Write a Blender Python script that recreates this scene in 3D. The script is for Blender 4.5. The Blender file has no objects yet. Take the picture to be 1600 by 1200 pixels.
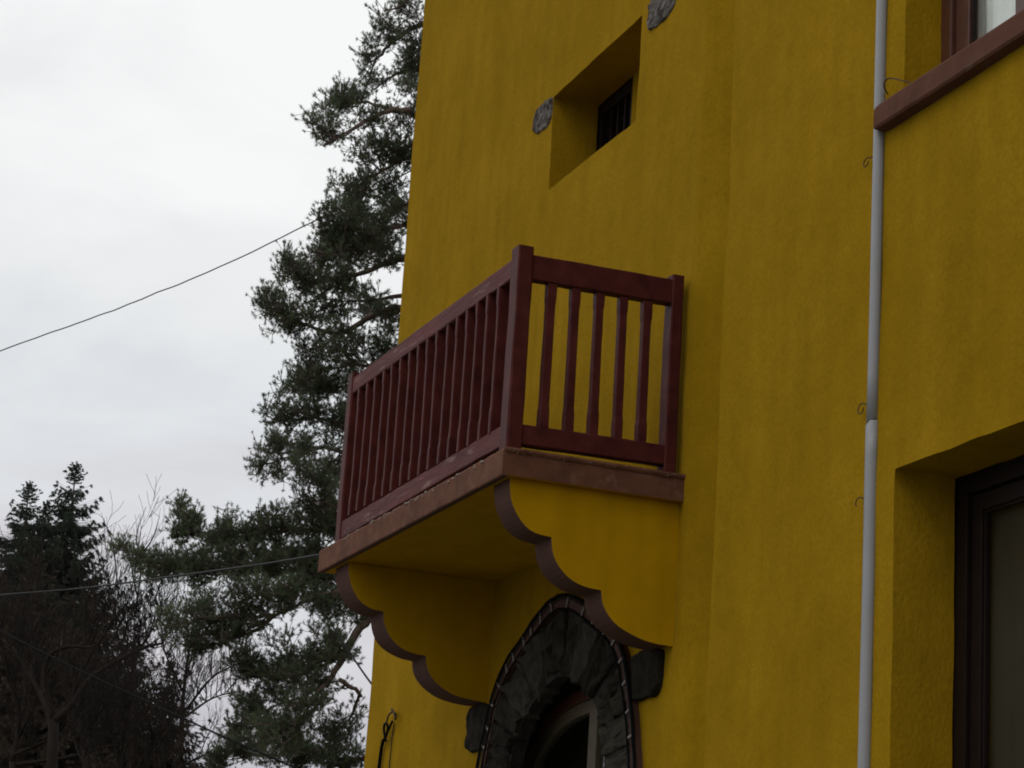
import bpy, bmesh, math, random
import numpy as np
from mathutils import Vector, Matrix, noise

# ------------------------------------------------------------------ camera, sky, sun, exposure
scene = bpy.context.scene
col = scene.collection
random.seed(7)
RNG = np.random.default_rng(11)

CAM = np.array([10.26, -4.78, 1.6])
YAW, PITCH, ROLL, FPX = -1.2103205, 0.27207607, 0.06502171, 3729.2
fw = np.array([math.sin(YAW) * math.cos(PITCH), math.cos(YAW) * math.cos(PITCH), math.sin(PITCH)])
rt = np.cross(fw, [0, 0, 1.0]); rt /= np.linalg.norm(rt)
up = np.cross(rt, fw)
cr, sr = math.cos(ROLL), math.sin(ROLL)
rt, up = cr * rt + sr * up, -sr * rt + cr * up
cam_data = bpy.data.cameras.new('camera')
cam_data.sensor_width = 36.0
cam_data.lens = FPX / 1600 * 36
cam_data.clip_start, cam_data.clip_end = 0.1, 3000
cam = bpy.data.objects.new('camera', cam_data)
col.objects.link(cam)
M = Matrix.Identity(4)
for i in range(3):
    M[i][0], M[i][1], M[i][2], M[i][3] = rt[i], up[i], -fw[i], CAM[i]
cam.matrix_world = M
scene.camera = cam

world = bpy.data.worlds.new('World')
scene.world = world
world.use_nodes = True
SUN_EL, SUN_AZ = math.radians(52), math.radians(150)
def build_sky():
    nt = world.node_tree
    N, L = nt.nodes, nt.links
    N.clear()
    out = N.new('ShaderNodeOutputWorld'); bg = N.new('ShaderNodeBackground')
    sky = N.new('ShaderNodeTexSky'); sky.sky_type = 'NISHITA'; sky.sun_disc = False
    sky.sun_elevation, sky.sun_rotation = SUN_EL, SUN_AZ
    tc = N.new('ShaderNodeTexCoord')
    mp = N.new('ShaderNodeMapping'); mp.inputs['Scale'].default_value = (1, 1, 2.6)
    L.new(tc.outputs['Generated'], mp.inputs['Vector'])
    n1 = N.new('ShaderNodeTexNoise'); n1.inputs['Scale'].default_value = 6.5; n1.inputs['Detail'].default_value = 6
    n1.inputs['Roughness'].default_value = 0.5; n1.inputs['Distortion'].default_value = 0.4
    L.new(mp.outputs['Vector'], n1.inputs['Vector'])
    sep = N.new('ShaderNodeSeparateXYZ'); L.new(tc.outputs['Generated'], sep.inputs['Vector'])
    # cloud deck: paler high up, greyer towards the horizon, broken by soft noise
    m1 = N.new('ShaderNodeMath'); m1.operation = 'MULTIPLY_ADD'
    L.new(n1.outputs['Fac'], m1.inputs[0]); m1.inputs[1].default_value = 0.30
    L.new(sep.outputs['Z'], m1.inputs[2])
    rp = N.new('ShaderNodeValToRGB')
    L.new(m1.outputs[0], rp.inputs['Fac'])
    e = rp.color_ramp.elements
    e[0].position = 0.20; e[0].color = (0.45, 0.47, 0.52, 1)
    e[1].position = 0.53; e[1].color = (0.955, 0.965, 0.965, 1)
    for p, c in ((0.31, (0.64, 0.615, 0.65, 1)), (0.395, (0.76, 0.79, 0.815, 1)), (0.45, (0.85, 0.86, 0.866, 1))):
        q = e.new(p); q.color = c
    sc = N.new('ShaderNodeVectorMath'); sc.operation = 'SCALE'
    L.new(rp.outputs['Color'], sc.inputs[0]); sc.inputs['Scale'].default_value = 10.0
    mx = N.new('ShaderNodeMix'); mx.data_type = 'RGBA'
    mx.inputs['Factor'].default_value = 0.97
    L.new(sky.outputs['Color'], mx.inputs[6]); L.new(sc.outputs[0], mx.inputs[7])
    L.new(mx.outputs[2], bg.inputs['Color'])
    bg.inputs['Strength'].default_value = 0.1
    L.new(bg.outputs[0], out.inputs['Surface'])
build_sky()

sun_data = bpy.data.lights.new('sun', 'SUN')
sun_data.energy = 0.5
sun_data.angle = math.radians(25)
sun_data.color = (1.0, 0.97, 0.92)
sun = bpy.data.objects.new('sun', sun_data)
col.objects.link(sun)
sdir = Vector((math.sin(SUN_AZ) * math.cos(SUN_EL), math.cos(SUN_AZ) * math.cos(SUN_EL), math.sin(SUN_EL)))
sun.rotation_euler = sdir.to_track_quat('Z', 'Y').to_euler()

vs = scene.view_settings
vs.view_transform, vs.look, vs.exposure, vs.gamma = 'Standard', 'None', 0.0, 1.0
vs.use_curve_mapping = False
scene.cycles.filter_width = 1.9

# ------------------------------------------------------------------ helpers
def sight(px, py, depth):
    """point of the place at a given distance along the view"""
    v = fw + rt * ((px - 800) / FPX) - up * ((py - 600) / FPX)
    return CAM + v * depth

def link(o, parent=None):
    col.objects.link(o)
    if parent is not None:
        o.parent = parent
    return o

def tag(o, label=None, cat=None, group=None, kind=None):
    for k, v in (('label', label), ('category', cat), ('group', group), ('kind', kind)):
        if v:
            o[k] = v
    return o

def empty(name, loc=(0, 0, 0)):
    o = bpy.data.objects.new(name, None)
    o.location = loc
    o.empty_display_size = 0.3
    return link(o)

def place(o, parent):
    """parent while keeping world coordinates (things are built in world space)"""
    bpy.context.view_layer.update()
    o.parent = parent
    o.matrix_parent_inverse = parent.matrix_world.inverted()

def mesh_obj(name, verts, faces, mats, parent=None, smooth=False, midx=None):
    me = bpy.data.meshes.new(name)
    me.from_pydata([tuple(map(float, v)) for v in verts], [], [tuple(f) for f in faces])
    for m in (mats if isinstance(mats, (list, tuple)) else [mats]):
        me.materials.append(m)
    if midx is not None:
        me.polygons.foreach_set('material_index', midx)
    if smooth:
        me.polygons.foreach_set('use_smooth', [True] * len(me.polygons))
    me.update()
    return link(bpy.data.objects.new(name, me), parent)

def bm_obj(name, bm, mats, parent=None, smooth=False):
    me = bpy.data.meshes.new(name)
    bmesh.ops.recalc_face_normals(bm, faces=bm.faces[:])
    bm.to_mesh(me); bm.free()
    for m in (mats if isinstance(mats, (list, tuple)) else [mats]):
        me.materials.append(m)
    if smooth:
        me.polygons.foreach_set('use_smooth', [True] * len(me.polygons))
    return link(bpy.data.objects.new(name, me), parent)

def tri_obj(name, V, T, mats, parent=None):
    """big triangle soup from numpy arrays"""
    me = bpy.data.meshes.new(name)
    V = np.ascontiguousarray(V, dtype=np.float32); T = np.ascontiguousarray(T, dtype=np.int32)
    n = T.shape[1]
    me.vertices.add(len(V)); me.vertices.foreach_set('co', V.ravel())
    me.loops.add(T.size); me.loops.foreach_set('vertex_index', T.ravel())
    me.polygons.add(len(T))
    me.polygons.foreach_set('loop_start', np.arange(0, T.size, n, dtype=np.int32))
    me.polygons.foreach_set('loop_total', np.full(len(T), n, dtype=np.int32))
    me.materials.append(mats)
    me.update(calc_edges=True)
    return link(bpy.data.objects.new(name, me), parent)

def nz(x, y, z, s=1.0):
    return noise.noise(Vector((x * s, y * s, z * s)))

def prism(pts, axis, a, b):
    """extrude polygon pts (2D) along an axis between a and b; returns bmesh"""
    bm = bmesh.new()
    def mk(p, t):
        return {'x': (t, p[0], p[1]), 'y': (p[0], t, p[1]), 'z': (p[0], p[1], t)}[axis]
    A = [bm.verts.new(mk(p, a)) for p in pts]
    B = [bm.verts.new(mk(p, b)) for p in pts]
    n = len(pts)
    bm.faces.new(A); bm.faces.new(B[::-1])
    for i in range(n):
        bm.faces.new((A[i], A[(i + 1) % n], B[(i + 1) % n], B[i]))
    bmesh.ops.recalc_face_normals(bm, faces=bm.faces[:])
    return bm

def box_bm(x0, x1, y0, y1, z0, z1, bev=0.0, seg=2):
    bm = prism([(x0, z0), (x1, z0), (x1, z1), (x0, z1)], 'y', y0, y1)
    if bev:
        bmesh.ops.bevel(bm, geom=bm.edges[:], offset=bev, segments=seg, affect='EDGES', profile=0.6)
    return bm

def beam(name, p0, p1, w, h, mat, parent, segs=14, jit=0.0016, bev=0.005, updir=(0, 0, 1), prof=None, seed=0):
    """hand cut timber: a long box of w x h with eased arrises and slightly wandering faces.
    prof maps t in 0..1 to a scale of the section."""
    p0, p1 = Vector(p0), Vector(p1)
    d = (p1 - p0); Ln = d.length; d.normalize()
    u = Vector(updir); s = d.cross(u).normalized(); u = s.cross(d).normalized()
    ts = [i / segs for i in range(segs + 1)]
    if prof:
        ts = sorted(set(ts + [t for t, _ in prof]))
    def k(t):
        if not prof:
            return 1.0
        for (a, ka), (b, kb) in zip(prof, prof[1:]):
            if a <= t <= b:
                return ka + (kb - ka) * ((t - a) / (b - a) if b > a else 0)
        return 1.0
    V, F = [], []
    c = bev
    for t in ts:
        q = k(t); hw, hh = w * q / 2, h * q / 2
        ring = [(-hw + c, -hh), (hw - c, -hh), (hw, -hh + c), (hw, hh - c), (hw - c, hh), (-hw + c, hh), (-hw, hh - c), (-hw, -hh + c)]
        for i, (a, b) in enumerate(ring):
            p = p0 + d * (Ln * t) + s * a + u * b
            j = jit
            p += s * (j * nz(t * Ln * 5 + seed * 3.1, i // 2, seed)) + u * (j * nz(t * Ln * 5 + 9 + seed, i // 2, seed + 4.2))
            V.append(p)
    for r in range(len(ts) - 1):
        for i in range(8):
            F.append((r * 8 + i, r * 8 + (i + 1) % 8, (r + 1) * 8 + (i + 1) % 8, (r + 1) * 8 + i))
    F.append(tuple(range(7, -1, -1))); F.append(tuple((len(ts) - 1) * 8 + i for i in range(8)))
    return mesh_obj(name, V, F, mat, parent)

def tube_geo(pts, radii, sides=6):
    pts = [Vector(p) for p in pts]
    V, F = [], []
    n = len(pts)
    prev = None
    for i, p in enumerate(pts):
        d = (pts[min(i + 1, n - 1)] - pts[max(i - 1, 0)]).normalized()
        a = prev if prev is not None else (Vector((0, 0, 1)) if abs(d.z) < 0.9 else Vector((1, 0, 0)))
        s = d.cross(a)
        if s.length < 1e-5:
            s = d.cross(Vector((0.3, 1, 0.2)))
        s.normalize(); u = s.cross(d).normalized(); prev = u
        r = radii[i] if hasattr(radii, '__len__') else radii
        for k in range(sides):
            an = 2 * math.pi * k / sides
            V.append(p + s * (r * math.cos(an)) + u * (r * math.sin(an)))
    for i in range(n - 1):
        for k in range(sides):
            F.append((i * sides + k, i * sides + (k + 1) % sides, (i + 1) * sides + (k + 1) % sides, (i + 1) * sides + k))
    F.append(tuple(range(sides - 1, -1, -1))); F.append(tuple((n - 1) * sides + k for k in range(sides)))
    return V, F

def tubes_obj(name, items, mat, parent=None, sides=6, smooth=True):
    V, F = [], []
    for pts, radii in items:
        v, f = tube_geo(pts, radii, sides)
        o = len(V); V += v; F += [tuple(i + o for i in q) for q in f]
    return mesh_obj(name, V, F, mat, parent, smooth)

def spline(pts, n=6):
    """Catmull-Rom through pts"""
    P = [np.array(p, float) for p in pts]
    P = [2 * P[0] - P[1]] + P + [2 * P[-1] - P[-2]]
    out = []
    for i in range(1, len(P) - 2):
        for k in range(n):
            t = k / n
            a, b, c, d = P[i - 1:i + 3]
            out.append(0.5 * (2 * b + (c - a) * t + (2 * a - 5 * b + 4 * c - d) * t * t + (3 * b - a - 3 * c + d) * t ** 3))
    out.append(P[-2])
    return out

# ------------------------------------------------------------------ materials
def new_mat(name):
    m = bpy.data.materials.new(name); m.use_nodes = True
    nt = m.node_tree
    return m, nt.nodes, nt.links, nt.nodes['Principled BSDF']

def mat(name, base, var=0.25, rough=0.85, spec=0.3, scale=6.0, bumps=((40, 0.15, 0.004),), stretch=(1, 1, 1), tint=None, patch=None):
    """procedural surface: base colour broken by two noises, optional patch colour, several bump octaves"""
    m, N, L, B = new_mat(name)
    tc = N.new('ShaderNodeTexCoord')
    mp = N.new('ShaderNodeMapping'); mp.inputs['Scale'].default_value = stretch
    L.new(tc.outputs['Object'], mp.inputs['Vector'])
    n = N.new('ShaderNodeTexNoise'); n.inputs['Scale'].default_value = scale; n.inputs['Detail'].default_value = 8
    n.inputs['Roughness'].default_value = 0.62
    L.new(mp.outputs['Vector'], n.inputs['Vector'])
    r = N.new('ShaderNodeValToRGB'); e = r.color_ramp.elements
    lo = [c * (1 - var) for c in base]; hi = [c * (1 + var) for c in (tint or base)]
    e[0].position, e[1].position = 0.3, 0.7
    e[0].color = (*lo, 1); e[1].color = (*hi, 1)
    L.new(n.outputs['Fac'], r.inputs['Fac'])
    cout = r.outputs['Color']
    if patch:
        pc, ps, p0, p1 = patch
        n2 = N.new('ShaderNodeTexNoise'); n2.inputs['Scale'].default_value = ps; n2.inputs['Detail'].default_value = 6
        n2.inputs['Roughness'].default_value = 0.7
        L.new(mp.outputs['Vector'], n2.inputs['Vector'])
        mr = N.new('ShaderNodeMapRange'); mr.inputs[1].default_value = p0; mr.inputs[2].default_value = p1
        L.new(n2.outputs['Fac'], mr.inputs[0])
        mx = N.new('ShaderNodeMix'); mx.data_type = 'RGBA'
        L.new(mr.outputs[0], mx.inputs['Factor']); L.new(cout, mx.inputs[6]); mx.inputs[7].default_value = (*pc, 1)
        cout = mx.outputs[2]
    L.new(cout, B.inputs['Base Color'])
    B.inputs['Roughness'].default_value = rough
    B.inputs['Specular IOR Level'].default_value = spec
    last = None
    for s, st, dist in bumps:
        nb = N.new('ShaderNodeTexNoise'); nb.inputs['Scale'].default_value = s; nb.inputs['Detail'].default_value = 5
        L.new(mp.outputs['Vector'], nb.inputs['Vector'])
        b = N.new('ShaderNodeBump'); b.inputs['Strength'].default_value = st; b.inputs['Distance'].default_value = dist
        L.new(nb.outputs['Fac'], b.inputs['Height'])
        if last: L.new(last.outputs[0], b.inputs['Normal'])
        last = b
    if last: L.new(last.outputs[0], B.inputs['Normal'])
    return m

YELLOW = (0.280, 0.161, 0.005)
m_wall = mat('yellow_plaster', YELLOW, 0.08, 0.95, 0.03, 2.2, ((3.0, 0.5, 0.012), (20, 0.3, 0.005), (66, 0.65, 0.005)),
             tint=(0.297, 0.174, 0.008), stretch=(1, 1, 0.7), patch=((0.232, 0.132, 0.004), 50.0, 0.42, 0.82))
def weathering(m, lo, hi):
    """faint rain streaks and trowel patches washed over the paint"""
    nt = m.node_tree; N, L = nt.nodes, nt.links
    B = N['Principled BSDF']; src = B.inputs['Base Color'].links[0].from_socket
    tc = N.new('ShaderNodeTexCoord')
    cur = src
    for sc_, scl, a, b in (((5, 5, 0.45), 1.6, lo, 1.03), ((0.8, 0.8, 0.8), 1.3, 0.95, hi), ((1, 1, 1), 9.0, 0.955, 1.03)):
        mp = N.new('ShaderNodeMapping'); mp.inputs['Scale'].default_value = sc_
        L.new(tc.outputs['Object'], mp.inputs['Vector'])
        n = N.new('ShaderNodeTexNoise'); n.inputs['Scale'].default_value = scl; n.inputs['Detail'].default_value = 5
        L.new(mp.outputs['Vector'], n.inputs['Vector'])
        mr = N.new('ShaderNodeMapRange'); mr.inputs[1].default_value = 0.34; mr.inputs[2].default_value = 0.62
        mr.inputs[3].default_value = a; mr.inputs[4].default_value = b
        L.new(n.outputs['Fac'], mr.inputs[0])
        v = N.new('ShaderNodeVectorMath'); v.operation = 'SCALE'
        L.new(cur, v.inputs[0]); L.new(mr.outputs[0], v.inputs['Scale'])
        cur = v.outputs[0]
    L.new(cur, B.inputs['Base Color'])
weathering(m_wall, 0.93, 1.06)
m_soffit = mat('yellow_paint', (0.40, 0.222, 0.003), 0.06, 0.9, 0.03, 3, ((30, 0.4, 0.004), (120, 0.4, 0.002)))  # newer paint than the wall, with bounced yellow light also put into the colour
m_wood = mat('maroon_wood', (0.068, 0.0155, 0.0135), 0.35, 0.5, 0.09, 9, ((14, 0.4, 0.004), (90, 0.3, 0.002)), patch=((0.10, 0.05, 0.045), 28, 0.68, 0.82))
m_rail = mat('weathered_maroon_wood', (0.095, 0.024, 0.022), 0.4, 0.6, 0.12, 16, ((20, 0.7, 0.006), (80, 0.5, 0.003)), stretch=(0.12, 1, 1), patch=((0.24, 0.165, 0.145), 26, 0.57, 0.72))
m_brown = mat('brown_render', (0.120, 0.050, 0.029), 0.25, 0.9, 0.2, 7, ((22, 0.5, 0.005), (140, 0.5, 0.002)), patch=((0.18, 0.098, 0.065), 14, 0.54, 0.8))
m_edge = mat('dark_brown_paint', (0.085, 0.042, 0.033), 0.1, 0.9, 0.15, 5, ((30, 0.4, 0.004),))
m_sill = mat('sill_brown', (0.108, 0.048, 0.031), 0.18, 0.9, 0.1, 8, ((25, 0.4, 0.004), (120, 0.4, 0.002)), patch=((0.13, 0.10, 0.075), 6, 0.6, 0.75))
m_mortar = mat('pale_mortar', (0.28, 0.23, 0.19), 0.35, 0.95, 0.1, 40, ((60, 0.8, 0.006),))
m_stone = mat('rough_stone', (0.029, 0.0245, 0.0175), 0.5, 0.95, 0.1, 11, ((9, 0.9, 0.02), (45, 0.9, 0.01), (160, 0.6, 0.004)), patch=((0.012, 0.010, 0.0085), 7, 0.50, 0.66))
m_stones = [m_stone, mat('dark_rough_stone', (0.019, 0.016, 0.012), 0.5, 0.95, 0.1, 14, ((9, 0.9, 0.02), (45, 0.9, 0.01))), mat('light_rough_stone', (0.046, 0.040, 0.031), 0.5, 0.95, 0.1, 9, ((9, 0.9, 0.02), (45, 0.9, 0.01), (160, 0.6, 0.004)), patch=((0.03, 0.026, 0.022), 9, 0.52, 0.68))]
m_lintel = mat('pale_rough_stone', (0.13, 0.116, 0.106), 0.6, 0.9, 0.2, 30, ((30, 1.0, 0.02), (110, 0.9, 0.008)), patch=((0.04, 0.029, 0.024), 12, 0.48, 0.60))
m_joint = mat('dark_mortar', (0.028, 0.025, 0.021), 0.3, 0.95, 0.1, 20, ((50, 0.8, 0.006),))
m_frame = mat('brown_window_frame', (0.075, 0.026, 0.016), 0.2, 0.4, 0.5, 14, ((60, 0.15, 0.002),))
m_dframe = mat('dark_window_frame', (0.012, 0.0065, 0.005), 0.2, 0.55, 0.15, 14, ((60, 0.15, 0.002),))
m_olive = mat('olive_wood', (0.088, 0.068, 0.042), 0.2, 0.6, 0.3, 14, ((40, 0.3, 0.003),))
m_band = mat('arch_band', (0.075, 0.036, 0.028), 0.25, 0.8, 0.2, 12, ((40, 0.4, 0.004),))
m_pipe = mat('white_plastic', (0.25, 0.25, 0.262), 0.06, 0.4, 0.4, 5, ((30, 0.08, 0.002),))
m_black = mat('black_cable', (0.005, 0.005, 0.005), 0.2, 0.8, 0.05, 20, ())
m_grey = mat('grey_cable', (0.013, 0.013, 0.013), 0.2, 0.6, 0.2, 20, ())
m_clip = mat('white_clip', (0.19, 0.165, 0.155), 0.1, 0.5, 0.4, 20, ())
m_rust = mat('rusty_wire', (0.045, 0.022, 0.012), 0.3, 0.7, 0.3, 60, ())
m_curtain = mat('white_curtain', (0.82, 0.84, 0.83), 0.05, 0.9, 0.1, 6, ((200, 0.2, 0.001),))
m_drape = mat('grey_drape', (0.034, 0.035, 0.032), 0.1, 0.9, 0.1, 4, ())
m_room = mat('dim_room', (0.10, 0.105, 0.085), 0.15, 0.9, 0.1, 2, ())
m_roof = mat('roof_tiles', (0.16, 0.06, 0.04), 0.25, 0.85, 0.2, 8, ((20, 0.5, 0.01),))
m_ground = mat('yard_ground', (0.19, 0.18, 0.16), 0.3, 0.95, 0.1, 0.35, ((8, 0.6, 0.02),), patch=((0.07, 0.09, 0.04), 0.08, 0.5, 0.6))
m_bark = mat('pine_bark', (0.095, 0.066, 0.053), 0.4, 0.95, 0.1, 9, ((14, 0.8, 0.02),))
m_shoot = mat('pine_twigs', (0.11, 0.09, 0.072), 0.3, 0.95, 0.1, 9, ())
m_needle = mat('pine_needles', (0.082, 0.104, 0.060), 0.4, 0.6, 0.25, 2.2, (), tint=(0.10, 0.13, 0.070))
m_spruce = mat('spruce_needles', (0.045, 0.058, 0.040), 0.4, 0.6, 0.3, 1.5, ())
m_brownleaf = mat('brown_needles', (0.075, 0.060, 0.046), 0.4, 0.8, 0.1, 1.2, ())
m_twig = mat('bare_twigs', (0.021, 0.0165, 0.014), 0.3, 0.95, 0.1, 5, ())

def leafy(m, amount):
    nt = m.node_tree; N, L = nt.nodes, nt.links
    B = N['Principled BSDF']; out = N['Material Output']
    tl_ = N.new('ShaderNodeBsdfTranslucent')
    src = B.inputs['Base Color'].links[0].from_socket
    L.new(src, tl_.inputs['Color'])
    mx = N.new('ShaderNodeMixShader'); mx.inputs[0].default_value = amount
    L.new(B.outputs[0], mx.inputs[1]); L.new(tl_.outputs[0], mx.inputs[2])
    L.new(mx.outputs[0], out.inputs['Surface'])
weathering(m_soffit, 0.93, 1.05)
leafy(m_needle, 0.45); leafy(m_spruce, 0.25)

def glass_mat(name, tint):
    m, N, L, B = new_mat(name)
    N.remove(B)
    out = N['Material Output']
    tr = N.new('ShaderNodeBsdfTransparent'); tr.inputs['Color'].default_value = (*tint, 1)
    gl = N.new('ShaderNodeBsdfGlossy'); gl.inputs['Roughness'].default_value = 0.02
    # thin pane: Schlick reflectance from the unsigned facing angle
    ge = N.new('ShaderNodeNewGeometry')
    dt = N.new('ShaderNodeVectorMath'); dt.operation = 'DOT_PRODUCT'
    L.new(ge.outputs['Normal'], dt.inputs[0]); L.new(ge.outputs['Incoming'], dt.inputs[1])
    ab = N.new('ShaderNodeMath'); ab.operation = 'ABSOLUTE'; L.new(dt.outputs['Value'], ab.inputs[0])
    iv = N.new('ShaderNodeMath'); iv.operation = 'SUBTRACT'; iv.inputs[0].default_value = 1.0; L.new(ab.outputs[0], iv.inputs[1])
    pw = N.new('ShaderNodeMath'); pw.operation = 'POWER'; pw.inputs[1].default_value = 5.0; L.new(iv.outputs[0], pw.inputs[0])
    fr = N.new('ShaderNodeMath'); fr.operation = 'MULTIPLY_ADD'; fr.inputs[1].default_value = 0.95; fr.inputs[2].default_value = 0.05; L.new(pw.outputs[0], fr.inputs[0])
    nb = N.new('ShaderNodeTexNoise'); nb.inputs['Scale'].default_value = 1.5
    b = N.new('ShaderNodeBump'); b.inputs['Strength'].default_value = 0.05; b.inputs['Distance'].default_value = 0.02
    L.new(nb.outputs['Fac'], b.inputs['Height']); L.new(b.outputs[0], gl.inputs['Normal'])
    mx = N.new('ShaderNodeMixShader')
    L.new(fr.outputs[0], mx.inputs[0]); L.new(tr.outputs[0], mx.inputs[1]); L.new(gl.outputs[0], mx.inputs[2])
    L.new(mx.outputs[0], out.inputs['Surface'])
    return m
m_glass = glass_mat('window_glass', (0.97, 0.985, 0.975))

# ------------------------------------------------------------------ ground
g = mesh_obj('ground', [(-900, -900, 0), (900, -900, 0), (900, 900, 0), (-900, 900, 0)], [(0, 1, 2, 3)], m_ground)
tag(g, kind='structure')

# ------------------------------------------------------------------ house walls
HOUSE_TOP = 10.6
house = empty('yellow_house', (2.0, 0, 0))
tag(house, 'ochre yellow plastered house wall with a maroon wooden balcony and brown window sills', 'house')

def wall_y(x, z, y):
    """slow hand-trowelled undulation of the plaster face"""
    return y + 0.010 * nz(x, 3.3, z, 0.9) + 0.004 * nz(x, 7.7, z, 3.1)

def wall_sheet(name, x0, x1, z0, z1, y, holes, skip=None, step=0.07, bend=0.0):
    xs = set(np.round(np.arange(x0, x1, step), 4)) | {x0, x1}
    zs = set(np.round(np.arange(z0, z1, step), 4)) | {z0, z1}
    for hx0, hx1, hz0, hz1, *_ in holes:
        xs = {v for v in xs if abs(v - hx0) > 0.02 and abs(v - hx1) > 0.02} | {hx0, hx1}
        zs = {v for v in zs if abs(v - hz0) > 0.02 and abs(v - hz1) > 0.02} | {hz0, hz1}
    xs, zs = sorted(xs), sorted(zs)
    V, F, idx = [], [], {}
    def head(x, h):
        return 0.0
    def vert(i, k):
        if (i, k) not in idx:
            x, z = xs[i], zs[k]
            yy = wall_y(x, z, y) + (bend * max(0.0, x - 0.07) if bend else 0)
            dx = dz = 0
            for h in holes:
                if (x in (h[0], h[1]) and h[2] <= z <= h[3]) or (z in (h[2], h[3]) and h[0] <= x <= h[1]):
                    dx = 0.006 * nz(x * 6, 1.1, z * 6); dz = 0.007 * nz(x * 7, 5.1, z * 7) + (h[5] * (x - h[0]) / (h[1] - h[0]) if z == h[3] else 0)
            idx[(i, k)] = len(V); V.append((x + dx, yy, z + dz))
        return idx[(i, k)]
    for i in range(len(xs) - 1):
        for k in range(len(zs) - 1):
            cx, cz = (xs[i] + xs[i + 1]) / 2, (zs[k] + zs[k + 1]) / 2
            if any(h[0] < cx < h[1] and h[2] < cz < h[3] for h in holes):
                continue
            if skip and skip(cx, cz):
                continue
            F.append((vert(i, k), vert(i + 1, k), vert(i + 1, k + 1), vert(i, k + 1)))
    # reveals: own vertices, an eased arris in three steps, then straight back to the frame
    for h in holes:
        loop = []
        ii = [i for i, x in enumerate(xs) if h[0] <= x <= h[1]]; kk = [k for k, z in enumerate(zs) if h[2] <= z <= h[3]]
        loop += [(ii[0], k) for k in kk] + [(i, kk[-1]) for i in ii[1:]] + [(ii[-1], k) for k in kk[::-1][1:]] + [(i, kk[0]) for i in ii[::-1][1:-1]]
        rings = []
        cx, cz = (h[0] + h[1]) / 2, (h[2] + h[3]) / 2
        for dpt in (0.0, h[4] * 0.33, h[4] * 0.66, h[4]):
            r = []
            for (i, k) in loop:
                p = V[idx[(i, k)]]
                w = 0 if dpt == 0 else 0.004 * nz(p[0] * 4, dpt * 9, p[2] * 4)
                r.append(len(V)); V.append((p[0] + w, p[1] + dpt, p[2] + w))
            rings.append(r)
        n = len(loop)
        for a, b in zip(rings, rings[1:]):
            for j in range(n):
                F.append((a[j], a[(j + 1) % n], b[(j + 1) % n], b[j]))
    o = mesh_obj(name, V, F, m_wall, None, True)
    # keep the arrises of the reveals crisp
    place(o, house)
    return o

# pointed arch in the tower wall: outer line (trim) and inner line (opening)
ARCH_C = -1.40
ARCH_R = [(1.16, 0.02), (1.14, 1.6), (1.11, 2.8), (1.07, 3.08), (1.03, 3.22), (0.97, 3.37), (0.89, 3.53), (0.72, 3.68), (0.42, 3.83), (0.18, 3.925), (0.0, 3.955)]
ARCH_I = [(0.72, 0.02), (0.72, 1.6), (0.70, 2.8), (0.665, 3.03), (0.625, 3.16), (0.57, 3.25), (0.50, 3.33), (0.38, 3.41), (0.24, 3.475), (0.11, 3.515), (0.0, 3.53)]
def arch_line(half, n=6):
    s = spline([(a, b) for a, b in half], n)
    R = [(ARCH_C + p[0], p[1]) for p in s]
    Lh = [(ARCH_C - p[0], p[1]) for p in s]
    return Lh[:-1] + R[::-1]
OUT_L, IN_L = arch_line(ARCH_R), arch_line(ARCH_I)
def half_at(z, half):
    for (a, za), (b, zb) in zip(half, half[1:]):
        if za <= z <= zb:
            return a + (b - a) * (z - za) / (zb - za)
    return 0 if z > half[-1][1] else half[0][0]
MID = [((a + c) / 2, (b + d) / 2) for (a, b), (c, d) in zip(ARCH_R, ARCH_I)]
def in_arch(x, z):
    return abs(x - ARCH_C) < half_at(z, MID) + 0.13 and z > 0.02 and z < 3.85

TOWER_L, FOLD = -4.69, 0.795
NICHE = (-2.03, -0.79, 6.472, 7.062, 0.29, 0.035)
wall_sheet('wall', TOWER_L, FOLD, 0, HOUSE_TOP, 0.0, [NICHE], in_arch, bend=0.48)  # bend is added so that the strip beside the fold shades darker
LOW = (2.385, 3.95, 2.05, 3.866, 0.27, 0.0)
UPP = (2.385, 3.95, 5.43, 6.75, 0.17, 0.0)
wall_sheet('wall', FOLD, 9.2, 0, HOUSE_TOP, -0.2, [LOW, UPP], step=0.09)

def side_wall(pts_xy, step=0.15):
    """plain outer wall running through the plan points"""
    V, F = [], []
    cols = []
    for (ax, ay), (bx, by) in zip(pts_xy, pts_xy[1:]):
        n = max(1, int(math.hypot(bx - ax, by - ay) / step))
        for i in range(n + 1):
            t = i / n
            cols.append((ax + (bx - ax) * t, ay + (by - ay) * t))
    zn = 60
    for x, y in cols:
        for k in range(zn + 1):
            V.append((x, y, HOUSE_TOP * k / zn))
    for i in range(len(cols) - 1):
        for k in range(zn):
            a = i * (zn + 1) + k
            F.append((a, a + zn + 1, a + zn + 2, a + 1))
    o = mesh_obj('wall', V, F, m_wall); place(o, house); return o
side_wall([(FOLD, 0.37), (FOLD, -0.195)], 0.05)
side_wall([(TOWER_L + 0.003, 0.006), (TOWER_L + 0.003, 8.0), (9.197, 8.0), (9.197, -0.19)], 0.8)
# hipped roof with eaves
rv = [(-5.3, -0.9, HOUSE_TOP), (9.8, -0.9, HOUSE_TOP), (9.8, 8.7, HOUSE_TOP), (-5.3, 8.7, HOUSE_TOP), (-0.5, 3.9, 14.2), (5.0, 3.9, 14.2)]
o = mesh_obj('roof', rv, [(0, 1, 5, 4), (1, 2, 5), (2, 3, 4, 5), (3, 0, 4), (3, 2, 1, 0)], m_roof); place(o, house)

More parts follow.
